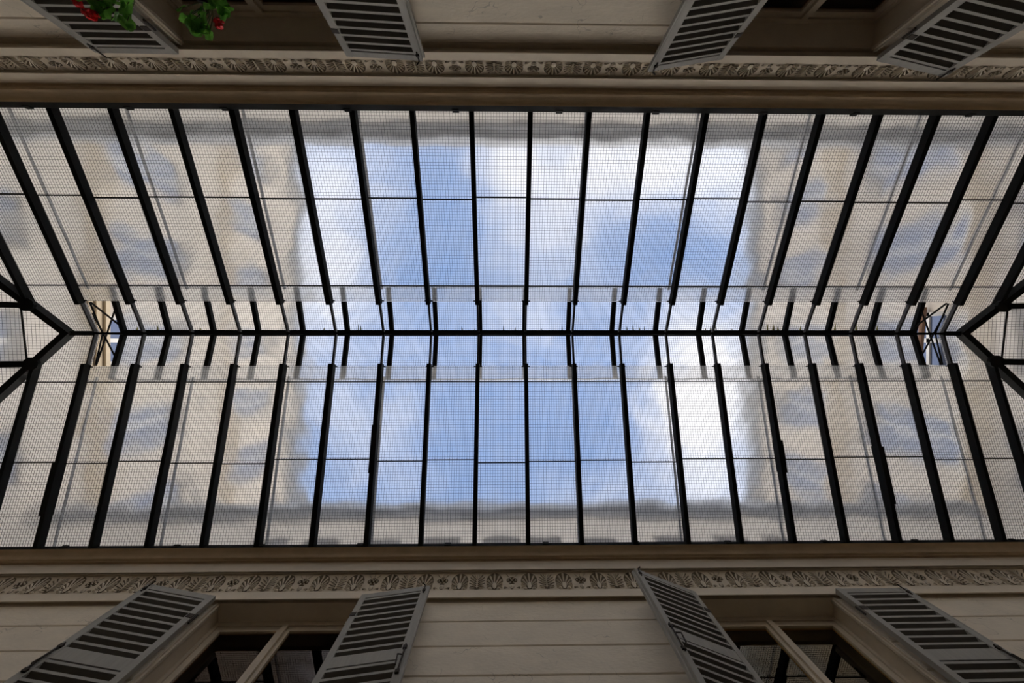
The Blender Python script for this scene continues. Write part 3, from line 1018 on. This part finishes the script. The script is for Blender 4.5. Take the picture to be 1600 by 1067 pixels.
ZF, ZK = Z(3.405), Z(3.020)
shutter(-2.463, 2.185, -.564, -.110, ZF, 'grey shutter on the left jamb of the window with dark red cloth')
shutter(-1.229, 2.185, .569, -.073, ZF, 'grey shutter on the right jamb of the window with dark red cloth')
shutter(1.622, 2.185, -.525, -.208, ZF, 'grey shutter swung far out on the left jamb of the roof-reflecting window')
shutter(2.853, 2.170, .600, -.003, ZF, 'grey shutter lying flat against the wall right of the roof-reflecting window')
shutter(-2.449, -2.162, -.598, -.004, ZK, 'grey shutter lying flat against the wall behind the left red geranium')
shutter(-1.202, -2.160, .574, .030, ZK, 'grey shutter on the right jamb of the window with the geraniums')
shutter(1.645, -2.166, -.560, .100, ZK, 'grey shutter on the left jamb of the dark window without flowers')
shutter(2.843, -2.166, .530, .120, ZK, 'grey shutter on the right jamb of the dark window without flowers')


# ------------------------------------------------------------------ geraniums in hanging pots
def leaf_mesh(r, seed):
    rg = random.Random(seed)
    b = MB()
    n = 15
    vs = [(0, 0, 0)]
    for k in range(n):
        a = 2 * PI * k / n
        rr = r * (1 + (.04 if k % 2 else -.05)) * (0.7 if k == 0 else 1)
        vs.append((rr * math.cos(a) + r * .25, rr * math.sin(a), .18 * r * math.sin(3 * a) + .12 * r))
    b.add(vs, [(0, 1 + k, 1 + (k + 1) % n) for k in range(n)])
    return b.mesh('leaf', M['leaf'])


leaf_meshes = [leaf_mesh(r, i) for i, r in enumerate((.030, .036, .042))]


def flower_mesh():
    b = MB()
    rg = random.Random(9)
    for k in range(30):
        u, v = rg.uniform(-1, 1), rg.uniform(0, 2 * PI)
        q = math.sqrt(1 - u * u)
        d = Vector((q * math.cos(v), q * math.sin(v), u))
        p = d * rg.uniform(.014, .027)
        a = d.orthogonal().normalized()
        c = d.cross(a)
        ring = [p + (a * math.cos(2 * PI * j / 5) + c * math.sin(2 * PI * j / 5)) * .013 + d * .004 for j in range(5)]
        b.add([p - d * .008] + ring, [(0, 1 + j, 1 + (j + 1) % 5) for j in range(5)] + [(1, 2, 3, 4, 5)])
    return b.mesh('flower', M['petal'])


flower_me = flower_mesh()


def pix(px, py, d):
    return Vector(((px - VPX) / FPX * d, (py - VPY) / FPX * d, Z(d)))


def geranium(label, pot_px, d, leaves, flowers, wall_y):
    """a pot on an iron bracket; leaves and blossoms spill over its rim"""
    c = pix(*pot_px)
    t = empty('hanging_geranium', c, label, 'geranium', 'red geraniums in wall pots')
    b = MB()
    seg = 16
    prof = [(0.0, 0.0), (.062, 0.0), (.068, .012), (.088, .13), (.096, .13), (.098, .155), (.086, .155), (.082, .12), (0.0, .115)]
    vs = [(r * math.cos(2 * PI * k / seg), r * math.sin(2 * PI * k / seg), z) for r, z in prof for k in range(seg)]
    fs = [(i * seg + k, i * seg + (k + 1) % seg, (i + 1) * seg + (k + 1) % seg, (i + 1) * seg + k) for i in range(len(prof) - 1) for k in range(seg)]
    b.add(vs, fs)
    b.build('pot', M['pot'], t)
    # iron ring and arm to the wall
    b = MB()
    b.tube([(.094 * math.cos(2 * PI * k / 14), .094 * math.sin(2 * PI * k / 14), .10) for k in range(15)], .004, 5)
    yl = wall_y - c.y
    b.tube([(0, -.094, .10), (0, yl, .10)], .006, 5)
    b.tube([(0, -.02, -.006), (0, yl * .55, -.05), (0, yl, -.09)], .005, 5)
    b.box(-.02, .02, yl, yl + .006, -.11, .12)
    b.build('bracket', M['rust'], t)
    rg = random.Random(int(pot_px[0]))
    top = Vector((0, 0, .14))
    for k, (px, py, dd) in enumerate(leaves):
        p = pix(px, py, dd) - c
        o = link('leaf', leaf_meshes[k % 3], t, Matrix.Translation(p) @ Matrix.Rotation(rg.uniform(0, 6.28), 4, 'Z') @ Matrix.Rotation(rg.uniform(-.9, .9), 4, 'X') @ Matrix.Rotation(rg.uniform(-.6, .6), 4, 'Y'))
        mid = top.lerp(p, .5) + Vector((0, 0, .04))
        MB().tube([top + Vector((rg.uniform(-.04, .04), rg.uniform(-.04, .04), 0)), mid, p], .0025, 4).build('stem', M['stem'], t)
    for px, py, dd in flowers:
        p = pix(px, py, dd) - c
        link('flower', flower_me, t, Matrix.Translation(p) @ Matrix.Rotation(rg.uniform(0, 3), 4, 'Z'))
        MB().tube([top, top.lerp(p, .5) + Vector((0, 0, .05)), p], .0025, 4).build('stem', M['stem'], t)
    return t


rg = random.Random(21)
L1 = [(150, 2, 2.32), (163, 10, 2.34), (175, 14, 2.36), (187, 12, 2.35), (199, 8, 2.35), (208, 16, 2.36), (206, 28, 2.38), (190, 32, 2.38), (176, 24, 2.37), (162, 26, 2.37), (208, 42, 2.40), (203, 46, 2.40), (196, 2, 2.3), (140, 5, 2.32), (181, 3, 2.3), (170, 30, 2.38), (211, 2, 2.3), (155, 16, 2.34)]
geranium('red geranium with its blossoms hanging in front of the flat shutter', (172, -72, 2.16), 2.16, L1, [(133, 12, 2.34), (149, 30, 2.36), (156, 33, 2.36)], -2.12)
L2 = [(318, 24, 2.36), (324, 32, 2.37), (320, 44, 2.38), (328, 52, 2.39), (322, 58, 2.40), (354, 24, 2.36), (362, 18, 2.35), (350, 4, 2.3), (336, 6, 2.3), (303, 30, 2.36), (296, 38, 2.37), (304, 50, 2.38), (312, 54, 2.39), (288, 20, 2.34), (330, 14, 2.33), (356, 30, 2.37), (310, 38, 2.37), (345, 0, 2.28), (333, 60, 2.41)]
geranium('red geranium with a single blossom hanging in front of the dark window opening', (300, -48, 2.20), 2.20, L2, [(348, 44, 2.38)], -2.40)


# ------------------------------------------------------------------ neighbouring buildings above the roof
def facade_x(label, x, out, ztop, m, rows, cols, ww, hh, z_string, zb=2.0, half=9.5):
    """facade in a plane of constant x; out = +1 when the court is on +x"""
    t = empty('apartment_building', (x, 0, zb), label, 'building', 'houses around the roof')
    T = Matrix.Translation((-x, 0, -zb))
    b = MB()
    # wall with real window holes: piers and bands
    ys = sorted(cols)
    dpt = .35
    edges = [-half]
    for y in ys:
        edges += [y - ww / 2, y + ww / 2]
    edges.append(half)
    for i in range(0, len(edges), 2):
        b.box(x, x - out * dpt, edges[i], edges[i + 1], zb, ztop)
    zr = sorted(rows)
    zs = [zb]
    for z in zr:
        zs += [z, z + hh]
    zs.append(ztop)
    for y in ys:
        for i in range(0, len(zs), 2):
            b.box(x, x - out * dpt, y - ww / 2, y + ww / 2, zs[i], zs[i + 1])
    b.box(x - out * dpt, x - out * (dpt + .2), -half, half, zb, ztop)
    b.build('facade_wall', m, t, T)
    for z in z_string:
        s = MB()
        s.box(x, x + out * .06, -half, half, z - .30, z - .22)
        s.box(x, x + out * .10, -half, half, z - .20, z - .10)
        s.box(x, x + out * .15, -half, half, z - .08, z)
        s.build('string_course', M['stone_trim'], t, T)
    s = MB()
    s.box(x, x + out * .25, -half, half, ztop - .25, ztop)
    s.box(x, x + out * .12, -half, half, ztop - .45, ztop - .25)
    s.build('roof_cornice', M['zinc'], t, T)
    for z in zr:
        for y in ys:
            f = MB()
            xx0, xx1 = x - out * .12, x - out * .18
            f.box(xx0, xx1, y - ww / 2, y - ww / 2 + .07, z, z + hh)
            f.box(xx0, xx1, y + ww / 2, y + ww / 2 - .07, z, z + hh)
            f.box(xx0, xx1, y - .04, y + .04, z, z + hh)
            for q in (z, z + hh * .33, z + hh * .66, z + hh - .07):
                f.box(xx0, xx1, y - ww / 2, y + ww / 2, q, q + .05)
            fo = f.build('window_frame', M['white_paint'], t, T)
            MB().box(x - out * .15, x - out * .16, y - ww / 2 + .03, y + ww / 2 - .03, z + .02, z + hh - .02).build('pane', M['far_pane'], fo)
            MB().box(x, x + out * .08, y - ww / 2 - .08, y + ww / 2 + .08, z - .09, z - .01).build('sill', M['white_paint'], t, T)
    return t, T


bl, TL = facade_x('tall pale stone apartment house beyond the left end of the glass roof', -7.5, 1, Z(14.4), M['facade'],
                  [Z(4.4), Z(7.55), Z(11.0)], [-7.2, -5.4, -3.6, -1.8, 0.0, 1.8, 3.6, 5.4, 7.2], 0.95, 1.9, [Z(7.5), Z(10.9)])
br, TR = facade_x('tall pale stone apartment house beyond the right end of the glass roof', 7.8, -1, Z(12.5), M['facade'],
                  [Z(4.2), Z(6.75), Z(9.6)], [-7.2, -5.4, -3.6, -1.8, 0.0, 1.8, 3.6, 5.4, 7.2], 1.05, 1.8, [Z(6.6), Z(9.4)])
MB().tube([(7.72, -.62, Z(7.25)), (7.72, .60, Z(7.36))], .045, 8).build('pipe', M['pipe'], br, TR)


def facade_y(label, y, s, ztop, zb, wins, wh, ztw):
    t = empty('apartment_building', (0, y, zb), label, 'building', 'houses around the roof')
    T = Matrix.Translation((0, -y, -zb))
    xa, xb = -7.1, 7.45
    b = MB()
    edges = [xa]
    for x, w in wins:
        edges += [x - w / 2, x + w / 2]
    edges.append(xb)
    for i in range(0, len(edges), 2):
        b.box(edges[i], edges[i + 1], y, y + s * .3, zb, ztop)
    for x, w in wins:
        b.box(x - w / 2, x + w / 2, y, y + s * .3, ztw, ztop)
        b.box(x - w / 2, x + w / 2, y, y + s * .3, zb, ztw - wh)
    b.box(xa, xb, y + s * .3, y + s * .5, zb, ztop)
    b.build('facade_wall', M['facade_grey'], t, T)
    c = MB()
    c.box(xa, xb, y - s * .05, y, ztop - .30, ztop - .22)
    c.box(xa, xb, y - s * .14, y, ztop - .20, ztop)
    c.build('roof_cornice', M['zinc'], t, T)
    for x, w in wins:
        f = MB()
        for q0, q1 in ((x - w / 2, x - w / 2 + .05), (x + w / 2 - .05, x + w / 2), (x - .025, x + .025)):
            f.box(q0, q1, y + s * .1, y + s * .15, ztw - wh, ztw)
        f.box(x - w / 2, x + w / 2, y + s * .1, y + s * .15, ztw - .05, ztw)
        fo = f.build('window_frame', M['white_paint'], t, T)
        MB().box(x - w / 2 + .02, x + w / 2 - .02, y + s * .12, y + s * .13, ztw - wh + .02, ztw - .02).build('pane', M['far_pane'], fo)
    return t


facade_y('low rendered attic wall rising behind the upper eave of the glass roof', -2.72, -1, Z(5.30), Z(3.60), [], 1, 0)
facade_y('rendered attic wall with small windows rising behind the lower eave of the glass roof', 2.70, 1, Z(6.30), Z(3.97),
         [((q - 791) / FPX * 5.3, .5) for q in (420, 500, 595, 690, 785, 850, 940, 1055, 1150, 1230)], .9, Z(5.45))
bpy.context.view_layer.update()
